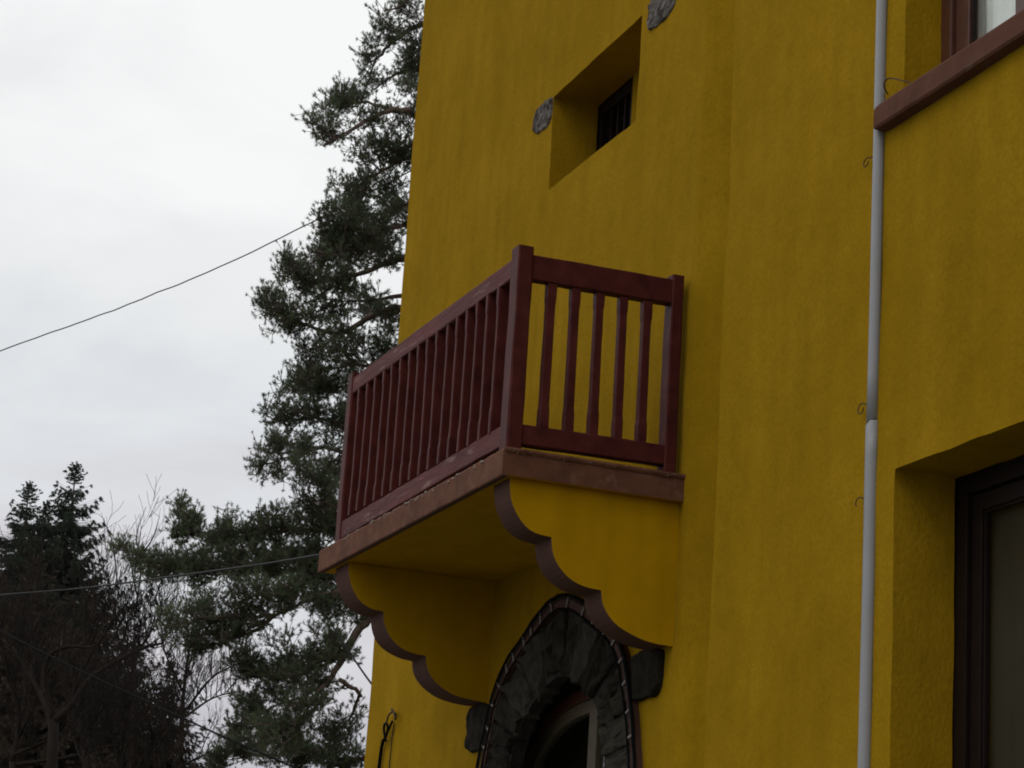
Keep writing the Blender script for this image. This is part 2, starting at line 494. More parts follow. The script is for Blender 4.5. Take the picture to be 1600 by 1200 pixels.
# ------------------------------------------------------------------ tower niche: back wall, little window, stone ends
bm = prism([(-1.52, 6.44), (-0.70, 6.44), (-0.70, 7.12), (-1.52, 7.12)], 'y', 0.285, 0.36)
o = bm_obj('niche_back', bm, m_wall); place(o, house)
nb = bm_obj('window', box_bm(-2.06, -1.522, 0.30, 0.36, 6.46, 6.50), m_dframe); place(nb, house)
tag(nb, 'small dark window deep in the yellow niche')
for b in ((-2.06, -1.99, 0.30, 0.36, 6.50, 7.10), (-1.58, -1.522, 0.30, 0.36, 6.50, 7.10), (-1.99, -1.58, 0.30, 0.36, 7.0, 7.10)):
    place(bm_obj('frame', box_bm(*b, 0.004), m_dframe), nb)
for x in (-1.89, -1.79, -1.69):
    place(bm_obj('bar', box_bm(x - 0.012, x + 0.012, 0.315, 0.338, 6.50, 7.0), m_dframe), nb)
for z in (6.64, 6.78, 6.9):
    place(bm_obj('bar', box_bm(-1.99, -1.58, 0.338, 0.352, z - 0.012, z + 0.012), m_dframe), nb)
place(bm_obj('pane', box_bm(-1.99, -1.58, 0.355, 0.358, 6.5, 7.0), m_glass), nb)

def rough_stone(name, outline, y0, y1, mat_, seed, amp=0.010, sub=3, bev=0.012):
    """irregular block: 2D outline (x,z) extruded, arrises eased, faces roughened"""
    bm = prism(outline, 'y', y0, y1)
    bmesh.ops.bevel(bm, geom=bm.edges[:], offset=bev, segments=2, affect='EDGES', profile=0.5)
    bmesh.ops.triangulate(bm, faces=[f for f in bm.faces if len(f.verts) > 4])
    if sub:
        bmesh.ops.subdivide_edges(bm, edges=[e for e in bm.edges if e.calc_length() > 0.05], cuts=sub, use_grid_fill=True)
    for v in bm.verts:
        p = v.co
        k = amp * (nz(p.x * 14 + seed, p.y * 14, p.z * 14) + 0.6 * nz(p.x * 36, p.y * 36 + seed, p.z * 36))
        v.co.y += k * 1.2; v.co.x += k * 0.5; v.co.z += 0.5 * amp * nz(p.z * 20, seed, p.x * 20)
    return bm_obj(name, bm, mat_)

def blob(cx, cz, w, h, skew, n=11, seed=0, pw=0.8):
    out = []
    for i in range(n):
        a = 2 * math.pi * i / n
        c, s = math.cos(a), math.sin(a)
        r = 1 + 0.13 * nz(i * 1.7, seed, 2.2)
        x = math.copysign(abs(c) ** pw, c) * w / 2 * r; z = math.copysign(abs(s) ** pw, s) * h / 2 * r
        out.append((cx + x + skew * z, cz + z))
    return out
END_STONES = ([(-2.345, 7.02), (-2.28, 7.072), (-2.15, 7.086), (-2.04, 7.066), (-2.034, 7.0), (-2.043, 6.92), (-2.113, 6.888), (-2.265, 6.902), (-2.345, 6.955)],
              [(-0.70, 7.02), (-0.682, 7.10), (-0.61, 7.135), (-0.45, 7.13), (-0.34, 7.07), (-0.345, 6.98), (-0.43, 6.94), (-0.57, 6.938), (-0.675, 6.955)])
for k, line in enumerate(END_STONES):
    o = rough_stone('stone', line, -0.013, 0.05, m_lintel, k * 5.1, 0.012, 3, 0.014)
    tag(o, ('rough grey stone set in the plaster at the left corner of the niche', 'rough grey stone set in the plaster at the right corner of the niche')[k])
    place(o, house)

# ------------------------------------------------------------------ windows of the right hand wall
def window(hole, ydep, fmat, label, sash_w=0.085, curtain=None, cmat=None):
    x0, x1, z0, z1 = hole[:4]
    y = -0.2 + ydep
    w = bm_obj('window', box_bm(x0 - 0.02, x0 + 0.075, y, y + 0.07, z0 - 0.02, z1 + 0.03, 0.006), fmat)
    place(w, house); tag(w, label)
    def piece(nm, a, b, c, d, yo, th, m=fmat, bv=0.005):
        o = bm_obj(nm, box_bm(a, b, y + yo, y + yo + th, c, d, bv), m); place(o, w); return o
    piece('frame', x1 - 0.075, x1 + 0.02, z0 - 0.02, z1 + 0.03, 0, 0.07)
    piece('frame', x0 + 0.077, x1 - 0.077, z1 - 0.075, z1 + 0.03, 0.001, 0.068)
    piece('frame', x0 + 0.077, x1 - 0.077, z0 - 0.02, z0 + 0.05, 0.001, 0.068)
    mid = (x0 + x1) / 2 - 0.16
    for a, b in ((x0 + 0.083, mid - 0.004), (mid + 0.004, x1 - 0.083)):
        s0, s1, t0, t1 = a, b, z0 + 0.056, z1 - 0.081
        piece('sash', s0, s0 + sash_w, t0, t1, 0.018, 0.045)
        piece('sash', s1 - sash_w, s1, t0, t1, 0.018, 0.045)
        piece('sash', s0 + sash_w + 0.001, s1 - sash_w - 0.001, t1 - sash_w, t1, 0.019, 0.043)
        piece('sash', s0 + sash_w + 0.001, s1 - sash_w - 0.001, t0, t0 + sash_w, 0.019, 0.043)
        piece('bead', s0 + sash_w + 0.001, s0 + sash_w + 0.012, t0 + sash_w, t1 - sash_w, 0.028, 0.02, m_dframe, 0.003)
        piece('bead', s0 + sash_w + 0.012, s1 - sash_w - 0.012, t1 - sash_w - 0.011, t1 - sash_w, 0.028, 0.02, m_dframe, 0.003)
        piece('pane', s0 + sash_w - 0.006, s1 - sash_w + 0.006, t0 + sash_w - 0.006, t1 - sash_w + 0.006, 0.038, 0.004, m_glass, 0)
    # dim room behind, open towards the pane
    rv = [(x0 - 0.3, y + 0.08, z0 - 0.3), (x1 + 0.3, y + 0.08, z0 - 0.3), (x1 + 0.3, y + 0.08, z1 + 0.3), (x0 - 0.3, y + 0.08, z1 + 0.3)]
    rb = [(a, y + 2.6, c) for a, b, c in rv]
    place(mesh_obj('room', rv + rb, [(4, 5, 6, 7), (0, 1, 5, 4), (1, 2, 6, 5), (2, 3, 7, 6), (3, 0, 4, 7)], m_room), w)
    if curtain:
        for c0, c1 in curtain:
            V, F = [], []
            n = int((c1 - c0) / 0.012)
            for i in range(n + 1):
                x = c0 + (c1 - c0) * i / n
                yy = y + (0.085 if cmat is None else 0.07) + 0.012 * (math.sin(x * 62) + 0.6 * math.sin(x * 27 + 1)) * (1 if cmat is None else 0.15)
                for z in np.linspace(z0 + 0.02, z1 - 0.05, 9):
                    V.append((x + 0.01 * math.sin(z * 3), yy + 0.006 * math.sin(z * 4 + x * 9), z))
            for i in range(n):
                for k in range(8):
                    a = i * 9 + k
                    F.append((a, a + 9, a + 10, a + 1))
            o = mesh_obj('curtain', V, F, cmat or m_curtain, None, True); place(o, w)
    return w
window(LOW, 0.275, m_dframe, 'large dark brown window below, deep in its yellow reveal', 0.07, [(2.45, 3.88)], m_drape)
wu = window(UPP, 0.172, m_frame, 'brown window above with a white curtain behind the glass', 0.10, [(2.50, 3.10), (3.30, 3.85)])
# projecting sill under the upper window
V = []
bm = bmesh.new()
n = 40
rows = []
for i in range(n + 1):
    x = 2.238 + (4.15 - 2.238) * i / n
    j = 0.003 * nz(x * 6, 0, 1); e_ = 0.004 * nz(x * 9, 3, 0)
    prof = [(-0.19, 5.310), (-0.247 + j, 5.316 + e_), (-0.254 + j, 5.326 + e_), (-0.254 + j * 0.6, 5.408 + 0.003 * nz(x * 5, 9, 0)), (-0.246, 5.420), (-0.19, 5.424)]
    if i == 0:
        prof = [(a + (0.004 if k in (2, 3) else 0), 5.366 + (c - 5.366) * 0.9) for k, (a, c) in enumerate(prof)]
    rows.append([bm.verts.new((x, a, c)) for a, c in prof])
for r, s in zip(rows, rows[1:]):
    for k in range(5):
        bm.faces.new((r[k], r[k + 1], s[k + 1], s[k]))
bm.faces.new(rows[0]); bm.faces.new(rows[-1][::-1])
o = bm_obj('window_sill', bm, m_sill); place(o, wu)

# ------------------------------------------------------------------ arched doorway: trim band, stones, frame, glass
door = bm_obj('door', prism([(-2.42, 0.05), (-2.36, 0.05), (-2.36, 3.12), (-2.42, 3.12)], 'y', 0.19, 0.25), m_dframe)
place(door, house)
tag(door, 'dark arched doorway with a rough stone surround below the balcony')
def ring(name, outer, inner, y0, y1, m, parent):
    """band between two polylines of equal length, with thickness"""
    bm = bmesh.new()
    R = []
    for (a, b), (c, d) in zip(outer, inner):
        R.append([bm.verts.new(p) for p in ((a, y0, b), (c, y0, d), (c, y1, d), (a, y1, b))])
    for r, s in zip(R, R[1:]):
        for k in range(4):
            bm.faces.new((r[k], r[(k + 1) % 4], s[(k + 1) % 4], s[k]))
    bm.faces.new(R[0]); bm.faces.new(R[-1][::-1])
    o = bm_obj(name, bm, m); place(o, parent); return o
def inset(line, d):
    out = []
    n = len(line)
    for i in range(n):
        a, b = line[max(i - 1, 0)], line[min(i + 1, n - 1)]
        tx, tz = b[0] - a[0], b[1] - a[1]; l = math.hypot(tx, tz) or 1
        out.append((line[i][0] + tz / l * d, line[i][1] - tx / l * d))
    return out
BAND_I = inset(OUT_L, 0.066)
ring('arch_band', OUT_L, BAND_I, -0.030, 0.05, m_band, door)
ring('mortar', inset(OUT_L, 0.064), [(x, z) for x, z in inset(IN_L, 0.004)], -0.012, 0.065, m_joint, door)
ring('jamb', inset(OUT_L, 0.01), inset(OUT_L, 0.075), 0.068, 0.19, m_stone, door)
# voussoirs and jamb stones
ST_O = inset(OUT_L, 0.074)
def at_t(line, t):
    f = t * (len(line) - 1); i = min(int(f), len(line) - 2); f -= i
    return (line[i][0] + (line[i + 1][0] - line[i][0]) * f, line[i][1] + (line[i + 1][1] - line[i][1]) * f)
half = [0.0, 0.07, 0.15, 0.215, 0.262, 0.315, 0.372, 0.425, 0.468]
cuts = half + [1 - v for v in half[::-1]]
rs = random.Random(5)
for k, (a, b) in enumerate(zip(cuts, cuts[1:])):
    g_ = 0.0012
    a2, b2 = a + g_ + rs.uniform(0, .002), b - g_ - rs.uniform(0, .002)
    po, pi = [], []
    for j in range(4):
        t = a2 + (b2 - a2) * j / 3
        po.append(at_t(ST_O, t))
        q = at_t(IN_L, t + rs.uniform(-.002, .002))
        c = at_t(ST_O, t)
        e = rs.uniform(-0.10, 0.07)
        pi.append((q[0] + (q[0] - c[0]) * e, q[1] + (q[1] - c[1]) * e))
    o = rough_stone('stone', po + pi[::-1], rs.uniform(-0.035, -0.014), 0.075, m_stones[(k * 5 + k // 3) % 3], k * 2.3, 0.030, 4, 0.012)
    place(o, door)
# imposts: blocks below the feet of the brackets
for k, (x0, x1, z0, z1) in enumerate(((-2.74, -2.40, 3.235, 3.502), (-0.45, -0.10, 3.285, 3.525))):
    cx, cz = (x0 + x1) / 2, (z0 + z1) / 2
    o = rough_stone('stone', blob(cx, cz, x1 - x0, z1 - z0, 0.0, 14, k * 7.7 + 1, 0.45), -0.030, 0.06, m_stones[1], 40 + k * 3, 0.013, 3, 0.014)
    tag(o, ('rough dark stone block under the foot of the far bracket', 'rough dark stone block under the foot of the near bracket')[k])
    place(o, house)
# timber frame behind the stones
def flat_arch(hw, z_spring, z_top, n=14):
    L = [(ARCH_C - hw, 0.05), (ARCH_C - hw, z_spring - 0.25)]
    for i in range(n + 1):
        a = math.pi * i / n
        L.append((ARCH_C - hw * math.copysign(abs(math.cos(a)) ** 0.95, math.cos(a)), z_spring + (z_top - z_spring) * math.sin(a) ** 0.9))
    L += [(ARCH_C + hw, z_spring - 0.25), (ARCH_C + hw, 0.05)]
    return L
fo = flat_arch(1.03, 3.02, 3.50); fi = flat_arch(0.96, 3.0, 3.435); fj = flat_arch(0.875, 2.98, 3.365)
ring('door_frame', fo, fi, 0.185, 0.26, m_frame, door)
ring('inner_frame', [(x, z) for x, z in inset(fi, 0.002)], fj, 0.20, 0.25, m_olive, door)
place(bm_obj('mullion', box_bm(ARCH_C - 0.055, ARCH_C + 0.055, 0.198, 0.252, 0.05, 3.38, 0.005), m_olive), door)
place(bm_obj('pane', prism(inset(fj, -0.01), 'y', 0.222, 0.227), m_glass), door)
V = [(-2.55, 0.262, 0.0), (-0.25, 0.262, 0.0), (-0.25, 0.262, 3.75), (-2.55, 0.262, 3.75)]
V += [(a, 2.4, c) for a, b, c in V]
place(mesh_obj('room', V, [(4, 5, 6, 7), (0, 1, 5, 4), (1, 2, 6, 5), (2, 3, 7, 6), (3, 0, 4, 7)], m_room), door)

# ------------------------------------------------------------------ balcony
SX0, SX1, SY, SZ0, SZ1 = -2.905, 0.03, -0.945, 4.202, 4.338
bm = bmesh.new()
# slab: long cross sections so that the top arris can be ragged
rows = []
n = 90
for i in range(n + 1):
    x = SX0 + (SX1 - SX0) * i / n
    chip = max(0.0, nz(x * 7, 2, 0) + 0.35 * nz(x * 23, 5, 1)) * 0.022 * (0.35 + 0.65 * max(0, 1 - abs(x + 0.9) / 1.3))
    w = 0.003 * nz(x * 4, 8, 8)
    prof = [(0.0, SZ0 + 0.006), (SY + 0.036, SZ0 + 0.006), (SY + 0.034, SZ0), (SY + 0.004 + w, SZ0), (SY + w, SZ0 + 0.006), (SY + w * 0.5, SZ1 - 0.012 - chip), (SY + 0.008 + chip * 0.8, SZ1 - chip * 0.5), (0.0, SZ1)]
    rows.append([bm.verts.new((x, a, c)) for a, c in prof])
for i, (r, s) in enumerate(zip(rows, rows[1:])):
    for k in range(7):
        f = bm.faces.new((r[k], r[k + 1], s[k + 1], s[k]))
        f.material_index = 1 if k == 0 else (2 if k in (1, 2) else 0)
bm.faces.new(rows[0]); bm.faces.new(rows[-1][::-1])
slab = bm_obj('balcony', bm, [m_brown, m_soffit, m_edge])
place(slab, house)
tag(slab, 'balcony with a maroon wooden railing on two scalloped brackets')
# thin screed lip along the near end and loose mortar along the front
bm = bmesh.new()
rows = []
for i in range(61):
    y = SY + 0.012 + (0 - (SY + 0.012) + 0.004) * i / 60
    o_ = 0.010 + 0.006 * nz(y * 9, 1, 4) + 0.004 * nz(y * 40, 1, 4)
    th = 0.020 + 0.004 * nz(y * 14, 6, 2)
    rows.append([bm.verts.new(p) for p in ((SX1 - 0.03, y, SZ1 + 0.005), (SX1 + o_, y, SZ1 + 0.003), (SX1 + o_ + 0.002, y, SZ1 - th * 0.4), (SX1 + o_ * 0.6, y, SZ1 - th), (SX1 - 0.03, y, SZ1 - th))])
for r, s in zip(rows, rows[1:]):
    for k in range(4):
        bm.faces.new((r[k], r[k + 1], s[k + 1], s[k]))
bm.faces.new(rows[0]); bm.faces.new(rows[-1][::-1])
place(bm_obj('screed_lip', bm, m_brown), slab)
V, F = [], []
rc = random.Random(3)
def crumb(p, s):
    o = len(V)
    for q in ((-1, -1, -.6), (1, -1, -.5), (1, 1, -.6), (-1, 1, -.5), (-.6, -.7, .6), (.7, -.6, .5), (.6, .7, .7), (-.7, .6, .5)):
        V.append((p[0] + q[0] * s * rc.uniform(.6, 1.5), p[1] + q[1] * s * .55 * rc.uniform(.7, 1.2), p[2] + q[2] * s * rc.uniform(.5, 1)))
    for f in ((0, 3, 2, 1), (4, 5, 6, 7), (0, 1, 5, 4), (1, 2, 6, 5), (2, 3, 7, 6), (3, 0, 4, 7)):
        F.append(tuple(i + o for i in f))
for i in range(260):
    x = -0.02 - 2.5 * rc.random() ** 1.2
    if nz(x * 3.1, 4, 4) < -0.12: continue
    crumb((x, SY + rc.uniform(-0.002, 0.012), SZ1 - rc.uniform(0.004, 0.024)), rc.uniform(0.003, 0.010))
for i in range(36):
    y = SY + 0.02 + 0.9 * rc.random() ** 2.2
    crumb((SX1 + rc.uniform(0.006, 0.014), y, SZ1 - rc.uniform(-0.004, 0.026)), rc.uniform(0.0018, 0.0045))
o = mesh_obj('loose_mortar', V, F, m_mortar); place(o, slab); tag(o, kind='stuff')

# brackets: three convex scallops, yellow cheeks, brown underside
def lobe(y0, z0, y1, z1, n=12, p=2.15):
    out = []
    for i in range(n + 1):
        a = math.pi / 2 * i / n
        c, s = math.cos(a) ** (2 / p), math.sin(a) ** (2 / p)
        out.append((y1 - (y1 - y0) * c, z0 - (z0 - z1) * s))
    return out
PROF = lobe(-0.886, SZ0 + 0.004, -0.676, 3.952) + lobe(-0.655, 3.9495, -0.400, 3.730) + lobe(-0.386, 3.7275, -0.02, 3.507)
def bracket(x0, x1):
    bm = bmesh.new()
    w_ = lambda x, a, c, k: 0.0035 * nz(x * 3 + k, a * 11, c * 11)
    R = [[bm.verts.new(p) for p in ((x1, a + w_(x1, a, c, 0), c + w_(x1, a, c, 2)), (x0, a + w_(x0, a, c, 0), c + w_(x0, a, c, 2)), (x0, 0.008, c), (x1, 0.008, c))] for a, c in PROF]
    for r, q in zip(R, R[1:]):
        for k in range(4):
            f = bm.faces.new((r[k], r[(k + 1) % 4], q[(k + 1) % 4], q[k]))
            f.material_index = 1 if k == 0 else 0
    bm.faces.new(R[0]); bm.faces.new(R[-1][::-1])
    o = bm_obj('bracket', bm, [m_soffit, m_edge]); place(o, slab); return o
bracket(-0.222, -0.018)
bracket(-2.735, -2.50)

# railing
PT, PB = 5.358, SZ1 + 0.001
def post(x0, x1, y0, y1, seed, pt=PT):
    o = beam('post', ((x0 + x1) / 2, (y0 + y1) / 2, PB), ((x0 + x1) / 2, (y0 + y1) / 2, pt), x1 - x0, y1 - y0, m_wood, None, 16, 0.003, 0.007, (0, 1, 0), None, seed)
    place(o, slab)
post(-0.098, 0.004, -0.922, -0.842, 1, 5.362)
post(-2.700, -2.612, -0.922, -0.842, 2, 5.352)
post(-0.088, 0.004, -0.098, -0.034, 3)
post(-2.700, -2.612, -0.098, -0.034, 4)
def rail(nm, p0, p1, w, h, seed, m=None):
    o = beam(nm, p0, p1, w, h, m or m_wood, None, 30, 0.0035, 0.005, (0, 0, 1), None, seed); place(o, slab)
rail('top_rail', (-2.611, -0.886, 5.270), (-0.099, -0.886, 5.266), 0.062, 0.100, 5, m_rail)
rail('bottom_rail', (-2.611, -0.884, 4.408), (-0.099, -0.884, 4.424), 0.062, 0.104, 6, m_rail)
for x, sd in ((-0.034, 7), (-2.66, 9)):
    rail('top_rail', (x, -0.841, 5.262), (x, -0.099, 5.270), 0.060, 0.128, sd)
    rail('bottom_rail', (x, -0.841, 4.424), (x, -0.099, 4.434), 0.060, 0.100, sd + 1)
def baluster(x, y, z0, z1, seed, wx=0.046, wy=0.048):
    r = random.Random(seed)
    a, b = r.uniform(0.10, 0.15), r.uniform(0.07, 0.13)
    pr = [(0, 1.0), (a, 0.99), (a + 0.04, 0.88), (1 - b - 0.04, 0.88), (1 - b, 0.99), (1, 1.0)]
    o = beam('baluster', (x + r.uniform(-.003, .003), y, z0), (x + r.uniform(-.004, .004), y + r.uniform(-.004, .004), z1), wx * r.uniform(.94, 1.05), wy * r.uniform(.94, 1.05), m_wood, None, 10, 0.0018, 0.004, (0, 1, 0), pr, seed)
    place(o, slab)
for k in range(16):
    baluster(-0.262 - 0.1482 * k, -0.886, 4.470, 5.218, 20 + k, 0.030, 0.064)
for x in (-0.034, -2.66):
    for k, y in enumerate((-0.730, -0.601, -0.473, -0.344, -0.216)):
        baluster(x, y, 4.478, 5.198, 60 + k + int(x * 10))

# ------------------------------------------------------------------ white conduit, hooks, cables on the wall
pipe = empty('conduit_pipe', (2.21, -0.21, 0))
tag(pipe, 'white plastic conduit pipe running straight down the yellow wall past the sill', 'pipe')
def pipe_sec(z0, z1, hw, dp, x, tilt0=0.0, tilt1=0.0):
    """flattened conduit lying on the wall: half oval section"""
    V, F = [], []
    S = 22
    zs = list(np.linspace(z0, z1, 34))
    for i, z in enumerate(zs):
        for k in range(S):
            if k < S - 2:
                a = math.pi * k / (S - 3)
                px_ = -hw * math.copysign(abs(math.cos(a)) ** 0.62, math.cos(a)); py_ = -dp * math.sin(a) ** 0.62
            else:
                px_, py_ = (hw * (0.5 if k == S - 2 else -0.5), 0.0)
            dz = 0
            if i == 0 and tilt0: dz = tilt0 * px_ / hw + 0.004 * nz(px_ * 90, 1, 3)
            if i == len(zs) - 1 and tilt1: dz = tilt1 * px_ / hw + 0.004 * nz(px_ * 90, 6, 3)
            V.append((x + px_ + 0.0035 * nz(z * 0.7, 1, 1), -0.199 + py_ + (0.0025 * nz(z * 1.3, 4, 2) if py_ else 0), z + dz))
    for i in range(len(zs) - 1):
        for k in range(S):
            F.append((i * S + k, (i + 1) * S + k, (i + 1) * S + (k + 1) % S, i * S + (k + 1) % S))
    F.append(tuple(range(S))); F.append(tuple((len(zs) - 1) * S + k for k in range(S))[::-1])
    o = mesh_obj('pipe_section', V, F, m_pipe, None, True); place(o, pipe)
pipe_sec(4.092, 10.5, 0.026, 0.031, 2.2125, 0.010, 0)
pipe_sec(0.0, 4.083, 0.029, 0.033, 2.2125, 0, 0.012)
o = bm_obj('pipe_core', box_bm(2.192, 2.230, -0.216, -0.201, 3.9, 4.2), m_black); place(o, pipe)

hooks = [((2.145, 5.212), 'small rusty wire loop beside the white pipe just below the brown sill', 0.020),
         ((2.150, 4.158), 'small rusty wire loop beside the joint of the white pipe', 0.022),
         ((2.150, 3.775), 'bent rusty wire stub on the wall, lowest beside the white pipe', 0.018)]
for k, ((x, z), lab, r) in enumerate(hooks):
    pts = [(x + 0.046, -0.203, z + 0.008), (x + 0.034, -0.220, z + 0.014)]
    sw = (5.4, 5.6, 3.6)[k]
    for i in range(12):
        a = 0.6 + sw * i / 11
        pts.append((x + r * 1.25 * math.cos(a), -0.222 - 0.01 * i / 11, z + r * math.sin(a)))
    o = tubes_obj('wire_hook', [(pts, 0.0026)], m_rust, None, 6)
    tag(o, lab, 'wire hook', 'rusty wire hooks along the white pipe')
pts = spline([(2.262, -0.203, 5.478), (2.285, -0.232, 5.494), (2.292, -0.235, 5.513), (2.328, -0.235, 5.515), (2.384, -0.235, 5.491), (2.441, -0.237, 5.462), (2.497, -0.238, 5.434), (2.515, -0.238, 5.416)], 5)
o = tubes_obj('tie_wire', [(pts, 0.003)], m_rust, None, 6)
tag(o, 'thin dark wire bowed from the white pipe to the top of the sill', 'wire')

# loose cable with a loop, hanging on the far edge of the tower
lc = empty('loose_cable', (-4.15, -0.02, 3.6))
tag(lc, 'black cable knotted in a loop and hanging down the wall left of the bracket', 'cable')
W = lambda px, py, off=0.0: None
def on_wall(px, py, y):
    v = fw + rt * ((px - 800) / FPX) - up * ((py - 600) / FPX)
    t = (y - CAM[1]) / v[1]
    return CAM + v * t
def wl(pts, y=-0.02):
    return spline([on_wall(a, b, y) for a, b in pts], 5)
a = tubes_obj('cable_loop', [(wl([(603, 1158), (600, 1142), (601, 1132), (604, 1131), (606, 1136), (604, 1148), (599, 1158)], -0.03), 0.009), (wl([(613, 1127), (607, 1140), (599, 1157)], -0.03), 0.008)], m_black, None, 6); place(a, lc)
a = tubes_obj('cable', [(wl([(599, 1156), (596, 1170), (594, 1185), (592, 1202), (590, 1230), (589, 1300)], -0.02), 0.012)], m_black, None, 6); place(a, lc)
a = tubes_obj('thin_cable', [(wl([(613, 1112), (607, 1118), (604, 1130)], -0.03), 0.006), (wl([(616, 1128), (613, 1150), (610, 1180), (608, 1205), (607, 1300)], -0.012), 0.004)], m_grey, None, 6); place(a, lc)
a = tubes_obj('hook', [(wl([(612, 1108), (617, 1117), (618, 1124)], -0.04), 0.008)], m_rust, None, 6); place(a, lc)

# string of lights round the arch
sl = empty('string_light', (ARCH_C, -0.04, 0.0))
tag(sl, 'black light cable with pale clips following the edge of the arch', 'string light')
wob = lambda line, d, s: [(p[0] + 0.006 * nz(p[0] * 9, s, p[1] * 9), -0.042 - 0.006 * nz(p[0] * 5, s, 3), p[1] + 0.006 * nz(p[0] * 8, s + 4, p[1] * 8)) for p in inset(line, d)]
a = tubes_obj('cable', [(wob(OUT_L, -0.004, 1), 0.010)], m_black, None, 6); place(a, sl)
a = tubes_obj('thin_cable', [(wob(OUT_L, 0.016, 2), 0.004)], m_grey, None, 5); place(a, sl)
a = tubes_obj('inner_cable', [(wob(inset(OUT_L, 0.07), 0.0, 3), 0.006)], m_black, None, 5); place(a, sl)
cl_mesh = None
tl = [0.0]
for p, q in zip(OUT_L, OUT_L[1:]):
    tl.append(tl[-1] + math.hypot(q[0] - p[0], q[1] - p[1]))
d = 0.12
while d < tl[-1] - 0.1:
    i = max(k for k in range(len(tl)) if tl[k] <= d); f = (d - tl[i]) / max(tl[i + 1] - tl[i], 1e-6)
    o1 = at_t(OUT_L, (i + f) / (len(OUT_L) - 1)); i1 = at_t(BAND_I, (i + f) / (len(BAND_I) - 1))
    top = 2.7 < o1[1]
    if cl_mesh is None:
        c = bm_obj('clip', box_bm(-0.006, 0.006, -0.005, 0.005, -0.032, 0.032, 0.002), m_clip); cl_mesh = c.data
    else:
        c = link(bpy.data.objects.new('clip', cl_mesh))
    ang = math.atan2(i1[0] - o1[0], i1[1] - o1[1]) + rs.uniform(-.25, .25)
    c.location = ((o1[0] + i1[0]) / 2, -0.038, (o1[1] + i1[1]) / 2)
    c.rotation_euler = (0, ang, 0)
    place(c, sl)
    d += rs.choice((0.11, 0.14, 0.16, 0.24)) if top else 0.3

# ------------------------------------------------------------------ overhead wires
def wire(pts, r, m, label, wav=0.0):
    P = spline(pts, 10)
    if wav:
        P = [p + np.array([0, 0, wav * nz(i * 0.35, 2, 2)]) for i, p in enumerate(P)]
    o = tubes_obj('overhead_wire', [(P, r)], m, None, 5)
    tag(o, label, 'wire', 'wires strung across the sky')
wire([sight(-1900, 1010, 52), sight(-900, 838, 43), sight(-200, 622, 39), sight(0, 548, 38), sight(130, 502, 37), sight(245, 458, 36.5), sight(370, 405, 36), sight(487, 347, 35.5), sight(640, 268, 35), sight(760, 200, 34.5)], 0.0095, m_black,
     'thin wire crossing the open white sky and ending behind the pine top', 0.018)
wire([sight(-2100, 860, 42), sight(-900, 965, 30), sight(-180, 947, 24), sight(0, 930, 22), sight(130, 919, 21), sight(260, 902, 19.6), sight(400, 883, 18.2), sight(505, 866, 17.2), sight(590, 851, 16.4), on_wall(640, 842, 0.0)], 0.0085, m_grey,
     'wire running in front of the trees towards the far end of the balcony slab')
wire([sight(-1500, -50, 48), sight(-700, 560, 36), sight(-120, 918, 27), sight(0, 985, 25), sight(120, 1045, 23), sight(230, 1096, 21.5), sight(340, 1147, 20), sight(430, 1186, 19), sight(520, 1225, 18), on_wall(592, 1255, -0.01)], 0.0085, m_black,
     'dark wire sloping down to the right across the brown thicket')
wire([on_wall(618, 1117, -0.04), sight(600, 1094, 17.0), sight(570, 1054, 19), sight(545, 1017, 22), sight(520, 978, 25), sight(500, 944, 27.6)], 0.0085, m_black,
     'short wire from the hook on the wall up into the pine boughs')

# ------------------------------------------------------------------ trees
def prisms(A, B, ra, rb):
    """thin three-sided twigs between point arrays"""
    A = np.asarray(A, float); B = np.asarray(B, float)
    D = B - A; D /= np.linalg.norm(D, axis=1, keepdims=True) + 1e-9
    ref = np.where(np.abs(D[:, 2:3]) < 0.9, np.array([[0, 0, 1.0]]), np.array([[1.0, 0, 0]]))
    S = np.cross(D, ref); S /= np.linalg.norm(S, axis=1, keepdims=True) + 1e-9
    U = np.cross(S, D)
    n = len(A)
    V = np.zeros((n, 6, 3))
    for k in range(3):
        a = 2 * math.pi * k / 3
        o = S * math.cos(a) + U * math.sin(a)
        V[:, k] = A + o * np.reshape(ra, (-1, 1)); V[:, 3 + k] = B + o * np.reshape(rb, (-1, 1))
    q = np.array([(0, 1, 4), (0, 4, 3), (1, 2, 5), (1, 5, 4), (2, 0, 3), (2, 3, 5)])
    T = (np.arange(n)[:, None, None] * 6 + q[None]).reshape(-1, 3)
    return V.reshape(-1, 3), T

def needles(C, D, r, per, width, spread=0.9, rng=RNG):
    """tufts of needles: C centres, D shoot directions; one slender triangle a needle"""
    n = len(C)
    C = np.repeat(C, per, 0); Dd = np.repeat(D, per, 0)
    R = rng.normal(size=(n * per, 3)); R /= np.linalg.norm(R, axis=1, keepdims=True)
    d = Dd * 0.75 + R * spread; d /= np.linalg.norm(d, axis=1, keepdims=True)
    ln = np.reshape(np.repeat(np.broadcast_to(r, (n,)), per), (-1, 1)) * rng.uniform(0.65, 1.15, (n * per, 1))
    base = C + Dd * (rng.uniform(-0.6, 0.4, (n * per, 1)) * ln)
    w = np.cross(d, rng.normal(size=(n * per, 3))); w /= np.linalg.norm(w, axis=1, keepdims=True) + 1e-9
    w *= width / 2
    V = np.stack([base - w, base + w, base + d * ln], 1).reshape(-1, 3)
    return V, np.arange(n * per * 3).reshape(-1, 3)

def merge(parts):
    V, T, o = [], [], 0
    for v, t in parts:
        V.append(v); T.append(t + o); o += len(v)
    return np.concatenate(V), np.concatenate(T)

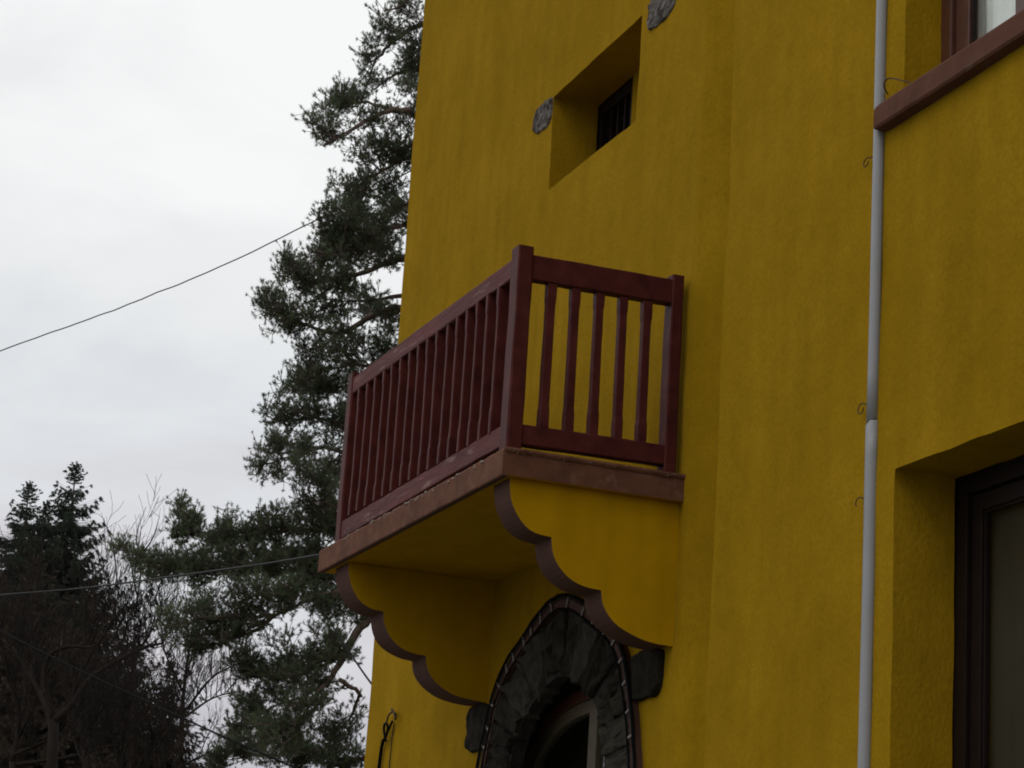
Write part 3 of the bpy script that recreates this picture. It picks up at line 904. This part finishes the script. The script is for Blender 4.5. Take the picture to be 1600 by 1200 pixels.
# ---- the tall Scots pine behind the tower
PD = 28.0
def pine():
    rng = np.random.default_rng(4)
    foot = sight(775, 600, PD); foot[2] = 0
    root = empty('pine_tree', tuple(foot))
    tag(root, 'tall Scots pine with tufted green boughs and twisting limbs behind the house corner', 'tree')
    H = 19.0
    def trunk_at(z):
        return np.array([foot[0] + 0.25 * math.sin(z * 0.25), foot[1] + 0.2 * math.sin(z * 0.33 + 1), z])
    tz = np.linspace(0, H, 24)
    o = tubes_obj('trunk', [([trunk_at(z) for z in tz], [0.34 * (1 - z / H) ** 0.8 + 0.03 for z in tz])], m_bark, None, 10); place(o, root)
    limbs = [
        [(690, 40), (650, 42), (620, 60), (590, 90), (578, 118)],
        [(690, -30), (650, -10), (625, 10), (600, 18)],
        [(690, 120), (650, 110), (615, 118), (585, 140)],
        [(690, 185), (655, 178), (620, 172), (590, 180), (545, 205), (505, 228)],
        [(655, 178), (600, 168), (570, 160), (530, 165)],
        [(690, 232), (640, 245), (600, 265), (560, 290)],
        [(690, 300), (640, 320), (590, 335), (530, 330)],
        [(690, 365), (640, 352), (600, 360), (560, 385), (505, 395)],
        [(690, 412), (635, 403), (600, 412), (555, 430), (490, 440), (435, 430)],
        [(690, 505), (625, 482), (585, 492), (530, 520), (470, 505), (415, 488)],
        [(690, 470), (630, 462), (580, 470), (520, 470)],
        [(690, 595), (620, 575), (560, 570), (500, 580)],
        [(690, 690), (600, 650), (530, 660), (470, 645), (425, 655)],
        [(690, 640), (600, 610), (530, 605), (460, 610)],
        [(690, 765), (600, 730), (530, 705), (500, 700), (450, 715), (405, 728)],
        [(690, 860), (600, 830), (540, 800), (490, 780)],
        [(690, 890), (600, 850), (520, 830), (440, 830), (370, 840), (310, 830), (280, 800)],
        [(690, 930), (600, 905), (520, 895), (420, 890), (310, 892), (225, 872), (185, 850)],
        [(690, 905), (640, 920), (600, 945), (575, 966), (545, 1008), (520, 1055), (490, 1090), (460, 1150)],
        [(545, 1008), (520, 1030), (480, 1050), (420, 1062), (390, 1055)],
        [(530, 1062), (560, 1082), (556, 1100), (546, 1130), (550, 1165)],
        [(690, 1190), (630, 1176), (540, 1188), (480, 1170), (420, 1180), (345, 1172)],
        [(520, 1055), (480, 1085), (440, 1100), (390, 1120)],
        [(640, 925), (560, 925), (500, 930), (430, 960), (360, 962), (290, 972)],
        [(430, 960), (400, 985), (370, 995), (340, 1010)],
    ]
    limb_pts, items = [], []
    for li, L in enumerate(limbs):
        side = rng.uniform(-1.3, 1.3)
        P = []
        first = limbs and L[0][0] >= 680
        depth0 = PD
        if not first:      # springs from another limb: start at the nearest built node
            q = sight(L[0][0], L[0][1], PD)
            near = min(limb_pts, key=lambda t: np.linalg.norm(np.cross(t[0] - CAM, (q - CAM) / np.linalg.norm(q - CAM))))
            depth0 = float((near[0] - CAM) @ fw)
        for i, (x, y) in enumerate(L):
            f = i / (len(L) - 1)
            P.append(sight(x, y, depth0 + side * f ** 1.2 * (1.5 if first else 0.7)))
        if first:
            P = [trunk_at(max(P[0][2] - 0.15, 2.0))] + P
        S = spline(P, 5)
        n = len(S)
        S = [p + 0.03 * np.array([nz(i * 0.6, li, 1), nz(i * 0.6, li, 2), nz(i * 0.6, li, 3)]) for i, p in enumerate(S)]
        Lr = (0.048 if li not in (18,) else 0.095) * (0.6 if not first else 1)
        if li in (3, 8, 9): Lr = 0.062
        rad = [max(0.010, Lr * (1 - i / (n - 1)) ** 0.75) for i in range(n)]
        items.append((S, rad))
        o = tubes_obj('branch', [(S, rad)], m_bark, None, 6); place(o, root)
        for i, p in enumerate(S):
            if i > 2: limb_pts.append((p, rad[i]))
    LP = np.array([p for p, _ in limb_pts])
    # boughs: x, y, half width, half height (as seen from the yard), density
    pads = [(640, 12, 34, 16, 1), (603, 45, 34, 36, 1), (652, 70, 30, 40, 1), (580, 85, 24, 30, .8), (590, 120, 34, 24, .7), (640, 115, 30, 40, 1.5), (655, 150, 22, 30, 1),
            (545, 152, 34, 24, 1.5), (520, 170, 30, 24, 1.2), (496, 195, 24, 36, 1), (530, 215, 30, 30, .6), (575, 185, 30, 30, .7), (610, 200, 40, 40, .6), (595, 235, 42, 26, 1.5), (560, 240, 30, 26, .9), (635, 245, 26, 40, .9),
            (555, 290, 42, 30, 1), (600, 290, 46, 40, .8), (535, 315, 38, 30, 1.4), (520, 355, 40, 36, 1.6), (570, 345, 44, 36, 1), (620, 340, 34, 40, .9), (555, 385, 60, 34, 1.6), (505, 392, 34, 34, 1.2), (600, 395, 36, 36, .9),
            (445, 412, 26, 24, 1), (470, 430, 40, 34, 1.3), (520, 435, 46, 32, 1.4), (430, 460, 26, 24, 1), (412, 482, 20, 26, 1), (450, 490, 42, 28, 1.2), (505, 480, 44, 34, 1), (560, 470, 46, 40, .8), (600, 500, 34, 40, .8), (440, 515, 26, 20, .6),
            (480, 545, 34, 28, .8), (530, 540, 46, 36, 1.1), (580, 545, 40, 34, 1), (475, 580, 34, 26, 1.3), (530, 590, 44, 34, 1.1), (450, 605, 28, 22, 1), (500, 615, 40, 28, 1.3), (545, 640, 34, 40, 1),
            (430, 645, 22, 24, 1), (465, 655, 38, 28, 1.3), (510, 670, 38, 34, .9), (420, 690, 24, 22, 1.2), (450, 705, 36, 26, 1.5), (408, 730, 16, 26, 1), (430, 745, 28, 18, 1), (480, 735, 36, 30, 1), (520, 730, 34, 46, .9), (495, 775, 36, 34, 1.3), (520, 810, 30, 40, 1.4), (480, 815, 40, 30, 1.3),
            (283, 790, 14, 22, 1.1), (300, 822, 26, 24, 1.3), (275, 840, 24, 22, 1), (340, 838, 34, 24, 1.4), (385, 838, 34, 24, 1.3), (430, 830, 34, 28, 1.2), (355, 812, 14, 18, .8), (438, 806, 14, 16, .9), (400, 812, 14, 16, .8),
            (182, 850, 12, 18, .9), (200, 868, 20, 18, 1), (228, 885, 24, 18, 1.2), (260, 880, 34, 26, 1.4), (310, 875, 40, 26, 1.6), (360, 880, 42, 30, 1.6), (415, 880, 44, 34, 1.7), (470, 880, 46, 40, 1.8), (515, 900, 40, 40, 1.8), (245, 905, 22, 12, .8),
            (300, 915, 34, 16, .7), (350, 925, 40, 20, .7), (410, 925, 40, 26, 1.0), (460, 935, 40, 30, 1.2), (510, 950, 40, 30, 1.2), (550, 950, 22, 40, .8), (310, 960, 44, 22, .8), (270, 975, 34, 20, .6), (350, 985, 44, 24, 1.3), (400, 965, 40, 24, .9), (310, 1000, 40, 24, 1.1),
            (370, 1020, 40, 20, .8), (440, 1000, 30, 20, .5), (500, 1000, 40, 24, .7), (470, 1035, 60, 16, 1.3), (520, 1020, 40, 18, 1.2), (420, 1050, 44, 16, 1.4), (470, 1058, 44, 14, 1.2), (390, 1045, 34, 16, 1), (510, 1080, 34, 24, .6),
            (385, 1085, 26, 20, .9), (430, 1090, 44, 22, .8), (480, 1105, 44, 26, .9), (400, 1120, 34, 20, 1.1), (365, 1125, 18, 22, .8), (440, 1140, 60, 26, 1.3), (520, 1140, 40, 34, .8), (380, 1160, 44, 30, 1.3), (450, 1180, 60, 26, 1.4), (525, 1185, 50, 26, 1.1), (350, 1190, 34, 24, 1.2), (556, 1120, 12, 30, .5), (560, 1180, 14, 20, .8)]
    pads += [(708 + 14 * (k % 3), 10 + 44 * k, 36, 30, 0.8) for k in range(27)]     # inner crown, behind the house corner
    tc, td, tr, A, B, ra, rb = [], [], [], [], [], [], []
    for (x, y, rx, ry, den) in pads:
        cpt = sight(x, y, PD)
        # nearest limb node in plan view of the crown
        v = LP - CAM
        dd = v @ fw
        px = 800 + FPX * (v @ rt) / dd; py = 600 - FPX * (v @ up) / dd
        order = np.argsort((px - x - rx * 0.5) ** 2 + (py - y - 8) ** 2)[:3]
        depth = dd[order[0]]
        sx, sy = rx / FPX * depth, ry / FPX * depth
        c0 = CAM + (cpt - CAM) / PD * depth
        sz = 0.6 * max(sx, sy) + 0.12
        area = math.pi * rx * ry
        ns = max(5, int(area / 260 * den ** 0.5))
        for s in range(ns):
            q = rng.normal(size=3); q *= rng.uniform(0.2, 1) ** 0.45 / np.linalg.norm(q)
            end = c0 + rt * sx * q[0] + up * sy * q[1] + fw * sz * q[2]
            st = LP[order[rng.integers(0, len(order))]] + rng.normal(size=3) * 0.02
            mid = st * 0.5 + end * 0.5 + np.array([0, 0, -0.10 * rng.random()]) * np.linalg.norm(end - st) + rng.normal(size=3) * 0.03
            path = [st, st * .62 + mid * .38 + np.array([0, 0, -.02]), mid, mid * .45 + end * .55 + np.array([0, 0, .02]), end]
            for i in range(4):
                A.append(path[i]); B.append(path[i + 1]); ra.append(0.009 - 0.0018 * i); rb.append(0.009 - 0.0018 * (i + 1))
            k = max(3, int(round(area / ns / (19 if y < 330 else 16 if y < 780 else 11.5 if y < 900 else 12) * den)))
            for j in range(k):
                t = rng.uniform(0.0, 1.0) ** 0.6
                basept = mid * (1 - t) + end * t
                off = rng.normal(size=3); off /= np.linalg.norm(off)
                off = off * rng.uniform(0.05, 0.19)
                # keep shoots inside the bough and turn them up
                tip = basept + off + np.array([0, 0, 0.05])
                A.append(basept); B.append(tip); ra.append(0.0042); rb.append(0.003)
                dirv = off / (np.linalg.norm(off) + 1e-6) * 0.6 + np.array([0, 0, 0.75]) + (end - mid) * 0.4
                tc.append(tip); td.append(dirv / np.linalg.norm(dirv)); tr.append(rng.uniform(0.034, 0.052))
    # the side of the crown hidden by the house, sparser
    for k in range(26):
        z = rng.uniform(7, H - 0.6); az = rng.uniform(-1.9, 1.2)
        ln = rng.uniform(1.6, 3.4) * (1.1 - 0.5 * z / H)
        dirv = rt * math.cos(az) + np.array([fw[0], fw[1], 0]) * math.sin(az); dirv[2] = 0.08
        st = trunk_at(z); P = [st, st + dirv * ln * .5 + np.array([0, 0, .15]), st + dirv * ln]
        S = spline(P, 5)
        o = tubes_obj('branch', [(S, [0.06 * (1 - i / len(S)) + 0.01 for i in range(len(S))])], m_bark, None, 5); place(o, root)
        for j in range(170):
            t = rng.uniform(.35, 1); bp = S[int(t * (len(S) - 1))]
            tip = bp + rng.normal(size=3) * np.array([.34, .34, .2]) + np.array([0, 0, .1])
            A.append(bp); B.append(tip); ra.append(0.006); rb.append(0.003)
            dv = np.array([0, 0, 1.0]) + rng.normal(size=3) * .4
            tc.append(tip); td.append(dv / np.linalg.norm(dv)); tr.append(rng.uniform(.05, .08))
    # top of the crown above the picture
    for j in range(4200):
        z = rng.uniform(14.8, H + 0.3); r = 1.9 * (1 - ((z - 14.8) / (H + .5 - 14.8)) ** 1.5) + .2
        a = rng.uniform(0, 6.283); rr = r * rng.random() ** .5
        tip = trunk_at(z) + np.array([rr * math.cos(a), rr * math.sin(a), 0])
        A.append(trunk_at(z - .3 * rr) * .4 + tip * .6); B.append(tip); ra.append(.008); rb.append(.003)
        tc.append(tip); td.append(np.array([0, 0, 1.0])); tr.append(.075)
    V, T = prisms(A, B, ra, rb)
    o = tri_obj('twigs', V, T, m_shoot); place(o, root)
    V, T = needles(np.array(tc), np.array(td), np.array(tr), 26, 0.0066, 1.7, rng)
    o = tri_obj('foliage', V, T, m_needle); place(o, root)
    return root
pine()

# ---- spruces
def spruce_mesh(H, spread, zmin, seed, dens=1.0, droop=0.35, wide=1.0):
    rng = np.random.default_rng(seed)
    A, B, ra, rb, tc, td, tr = [], [], [], [], [], [], []
    z = H - 0.10
    az = 0.0
    while z > zmin:
        dz = H - z
        L = 0.03 + (0.36 * dz if dz < 1.3 else min(spread, 0.468 + 0.36 * (dz - 1.3))) * wide
        for b in range(1):
            az += 2.39996 + rng.normal() * 0.5
            ln = L * rng.uniform(0.55, 1.25)
            rise = max(0.03, 0.62 - 0.36 * dz)
            d = np.array([math.cos(az), math.sin(az), 0])
            n = max(3, int(ln / 0.11))
            prev = np.array([0, 0, z])
            for i in range(1, n + 1):
                t = i / n
                h = ln * (rise * t - droop * 1.2 * t * (1 - t) - (droop * 0.45) * t + 0.30 * t ** 3)
                p = np.array([0, 0, z]) + d * ln * t + np.array([0, 0, h]) + rng.normal(size=3) * 0.012
                A.append(prev); B.append(p); ra.append(max(0.004, 0.022 * (1 - t) * min(1, ln))); rb.append(max(0.003, 0.022 * (1 - t - 1 / n) * min(1, ln)))
                side = np.cross(d, [0, 0, 1.0])
                for sgn in (-1, 1):
                    bl = rng.uniform(0.14, 0.34) * (0.5 + 0.7 * (1 - t)) * min(1, 0.06 + 1.1 * ln)
                    e = d * rng.uniform(.3, .8) + side * sgn * rng.uniform(.5, 1) + np.array([0, 0, -rng.uniform(0.1, 1.3) if dz > 0.8 else 0.2])
                    e /= np.linalg.norm(e)
                    m = max(2, int(bl / 0.05 * dens))
                    for k in range(m):
                        tc.append(p + e * bl * (k + .5) / m); td.append(e); tr.append(rng.uniform(.05, .085) * (0.5 if dz < 0.6 else 0.8 if dz < 1.2 else 1))
                tc.append(p); td.append(d); tr.append(.05)
            # last shoot
            prev = p
        z -= rng.uniform(0.6, 1.4) * (0.026 if dz < 0.9 else 0.030) / dens ** 0.5
        if dz > 0.6 and ((H - z) / 0.40) % 1.0 > 0.52:      # bare gap between two tiers of boughs
            z -= 0.40 * (1.0 - ((H - z) / 0.40) % 1.0) * 0.8
    for k in range(12):
        tc.append(np.array([0, 0, H - 0.04 * k])); td.append(np.array([0, 0, 1.0])); tr.append(.05)
    V1, T1 = needles(np.array(tc), np.array(td), np.array(tr), 20, 0.0135, 0.95, rng)
    # branch wood drawn as continuous thin sticks
    V2, T2 = prisms(A, B, ra, rb)
    return (V1, T1), (V2, T2)

def spruce_proto(H, spread, zmin, seed, mat_, **kw):
    (V1, T1), (V2, T2) = spruce_mesh(H, spread, zmin, seed, **kw)
    f = tri_obj('foliage', V1, T1, mat_)
    w = tri_obj('branches', V2, T2, m_twig)
    v, fc = tube_geo([(0, 0, H * i / 12) for i in range(13)], [0.20 * (1 - i / 12) + 0.012 for i in range(13)], 7)
    t = mesh_obj('trunk', v, fc, m_bark, None, True)
    return [t, w, f]

def plant_spruce(proto, first, H, px, py, depth, label, rz=0.0, tilt=(0, 0), group='spruces beyond the yard', name='spruce_tree', cat='tree'):
    tip = sight(px, py, depth)
    root = empty(name, (tip[0], tip[1], 0))
    root.rotation_euler = (tilt[0], tilt[1], rz)
    s = tip[2] / H
    root.scale = (s, s, s)
    tag(root, label, cat, group)
    for o in proto:
        c = o if first else o.copy()
        if not first: col.objects.link(c)
        c.parent = root
    return root
HA = 16.0
pa = spruce_proto(HA, 2.0, 6.0, 21, m_spruce, dens=2.1, wide=1.4)
plant_spruce(pa, True, HA, 120, 722, 55, 'tallest dark spruce on the left, its pointed tip highest against the sky')
plant_spruce(pa, False, HA, 47, 752, 57, 'slimmer spruce just left of the tallest one, with a narrow drooping tip', 2.1)
plant_spruce(pa, False, HA, 74, 782, 54, 'short blunt spruce tip pressed between the two taller spruces', 4.0)
plant_spruce(pa, False, HA, -62, 705, 53, 'spruce at the left edge of the picture, reaching in with drooping branches', 5.2)
HB = 12.0
pb = spruce_proto(HB, 2.3, 4.0, 35, m_brownleaf, dens=1.7, droop=0.5, wide=1.7)
for k, (px, py, d, rz, lab) in enumerate((
        (60, 868, 50, 0.3, 'brownish conifer low in front of the tallest spruce, its top under the wire'),
        (150, 905, 47, 1.7, 'brownish conifer right below the tallest spruce, beside the bare shoots'),
        (2, 895, 46, 2.9, 'brownish conifer at the lower left edge of the picture'),
        (100, 965, 44, 4.4, 'lower brownish conifer behind the dark forked tree trunk'),
        (215, 1005, 45, 5.1, 'brownish conifer behind the thick leaning bare limb'),
        (268, 1030, 43, 0.9, 'greenish brown conifer standing beside the gap of sky left of the pine boughs'))):
    plant_spruce(pb, k == 0, HB, px, py, d, lab, rz, group='brownish conifers in the thicket', name='conifer_tree')

# ---- bare trees
def grow(p, d, ln, r, lvl, rng, items, upb=0.25, spread=0.5):
    n = 5
    pts, rad = [p], [r]
    q = p.copy(); dd = d.copy()
    for i in range(n):
        dd = dd + rng.normal(size=3) * 0.13 + np.array([0, 0, upb * 0.12]); dd /= np.linalg.norm(dd)
        q = q + dd * ln / n
        pts.append(q.copy()); rad.append(max(0.0032, r * (1 - 0.62 * (i + 1) / n)))
    items.append((pts, rad, lvl))
    if lvl <= 0: return
    for k in range(int(rng.integers(4, 7))):
        i = int(rng.integers(1, n + 1))
        s = rng.normal(size=3); s -= s @ dd * dd; s /= np.linalg.norm(s)
        nd = dd * 0.8 + s * spread * rng.uniform(.7, 1.5) + np.array([0, 0, upb * .5]); nd /= np.linalg.norm(nd)
        grow(pts[i], nd, ln * rng.uniform(.45, .75), max(0.004, rad[i] * rng.uniform(.4, .6)), lvl - 1, rng, items, upb, spread)

def bare_tree(foot_px, depth, limbs, label, seed, r0=0.12, shoots=10, shoot_len=1.6, lvl=2, upb=0.5, whips=()):
    rng = np.random.default_rng(seed)
    base = sight(foot_px, 1300, depth); top = sight(*limbs[0][0], depth)
    foot = np.array([base[0], base[1], 0.0])
    root = empty('bare_tree', tuple(foot))
    tag(root, label, 'tree', 'leafless trees in front of the conifers')
    tp = spline([foot, foot * .5 + top * .5 + np.array([.1, .1, 0]), top], 6)
    n = len(tp)
    o = tubes_obj('trunk', [(tp, [r0 * (1.5 - 0.5 * i / (n - 1)) for i in range(n)])], m_twig, None, 8); place(o, root)
    fine = []
    for li, L in enumerate(limbs):
        dz = rng.uniform(-1, 1)
        S = spline([sight(x, y, depth + dz * i / len(L)) for i, (x, y) in enumerate(L)], 5)
        m = len(S)
        rr = r0 * (0.85 if li == 0 else 0.6)
        o = tubes_obj('limb', [(S, [max(.012, rr * (1 - .75 * i / (m - 1))) for i in range(m)])], m_twig, None, 7); place(o, root)
        for k in range(shoots):
            i = int(rng.integers(2, m)); d = np.array([0, 0, 1.0]) + rng.normal(size=3) * .45
            grow(S[i], d / np.linalg.norm(d), shoot_len * rng.uniform(.5, 1.2), 0.013, lvl, rng, fine, upb)
    for L in whips:
        S = spline([sight(x, y, depth + rng.uniform(-.2, .2)) for x, y in L], 4)
        m = len(S)
        fine.append((S, [0.014 * (1 - i / m) + 0.004 for i in range(m)], 0))
        for k in range(5):
            i = int(rng.integers(m // 2, m)); d = (S[-1] - S[0]) / np.linalg.norm(S[-1] - S[0]) + rng.normal(size=3) * .5
            grow(S[i], d / np.linalg.norm(d), .22, 0.005, 0, rng, fine, .4)
    A, B, ra, rb = [], [], [], []
    for pts, rad, lv in fine:
        for i in range(len(pts) - 1):
            A.append(pts[i]); B.append(pts[i + 1]); ra.append(rad[i]); rb.append(rad[i + 1])
    V, T = prisms(A, B, ra, rb)
    o = tri_obj('twigs', V, T, m_twig); place(o, root)
bare_tree(84, 38, [[(84, 1125), (110, 1105), (140, 1062), (180, 1035), (225, 1012), (255, 1005)], [(84, 1125), (70, 1060), (80, 1022), (110, 1010), (150, 1008), (180, 960)], [(110, 1105), (125, 1060), (150, 1010), (200, 940)], [(84, 1140), (60, 1080), (20, 1010)]],
          'dark leafless tree whose thick limb leans right across the thicket', 3, 0.085, 9, 1.1)
bare_tree(205, 41, [[(205, 1080), (208, 1020), (212, 975)], [(208, 1030), (240, 980), (262, 945)], [(205, 1060), (185, 1000), (180, 960)]],
          'slender leafless tree sending straight thin shoots up between spruce and pine', 8, 0.04, 12, 0.75, whips=([(212, 960), (220, 880), (213, 838), (228, 792)], [(219, 868), (238, 842), (249, 808)], [(185, 930), (176, 850), (160, 808)], [(214, 930), (204, 880), (196, 845)], [(240, 940), (262, 880), (270, 850)]))
bare_tree(285, 44, [[(285, 1100), (292, 1040), (300, 990), (310, 950)], [(285, 1080), (262, 1030), (250, 990)], [(290, 1110), (330, 1060), (365, 1040), (390, 1030)], [(290, 1120), (330, 1092), (370, 1080)]],
          'twiggy leafless tree showing through the pine boughs', 15, 0.045, 12, 0.65)
bare_tree(20, 40, [[(20, 1190), (30, 1120), (10, 1040), (0, 980)], [(30, 1150), (60, 1080), (50, 1000)], [(20, 1180), (90, 1150), (150, 1120)], [(20, 1195), (120, 1180), (220, 1150)]],
          'leafless tree filling the lower left corner with fine brown twigs', 23, 0.06, 16, 1.1)
bare_tree(180, 36, [[(180, 1250), (190, 1180), (200, 1110)], [(180, 1240), (230, 1180), (270, 1120)], [(180, 1245), (130, 1190), (110, 1140)], [(185, 1250), (260, 1210), (320, 1180)]],
          'low leafless shrub of brown twigs at the bottom, left of the pine boughs', 31, 0.05, 16, 1.0)
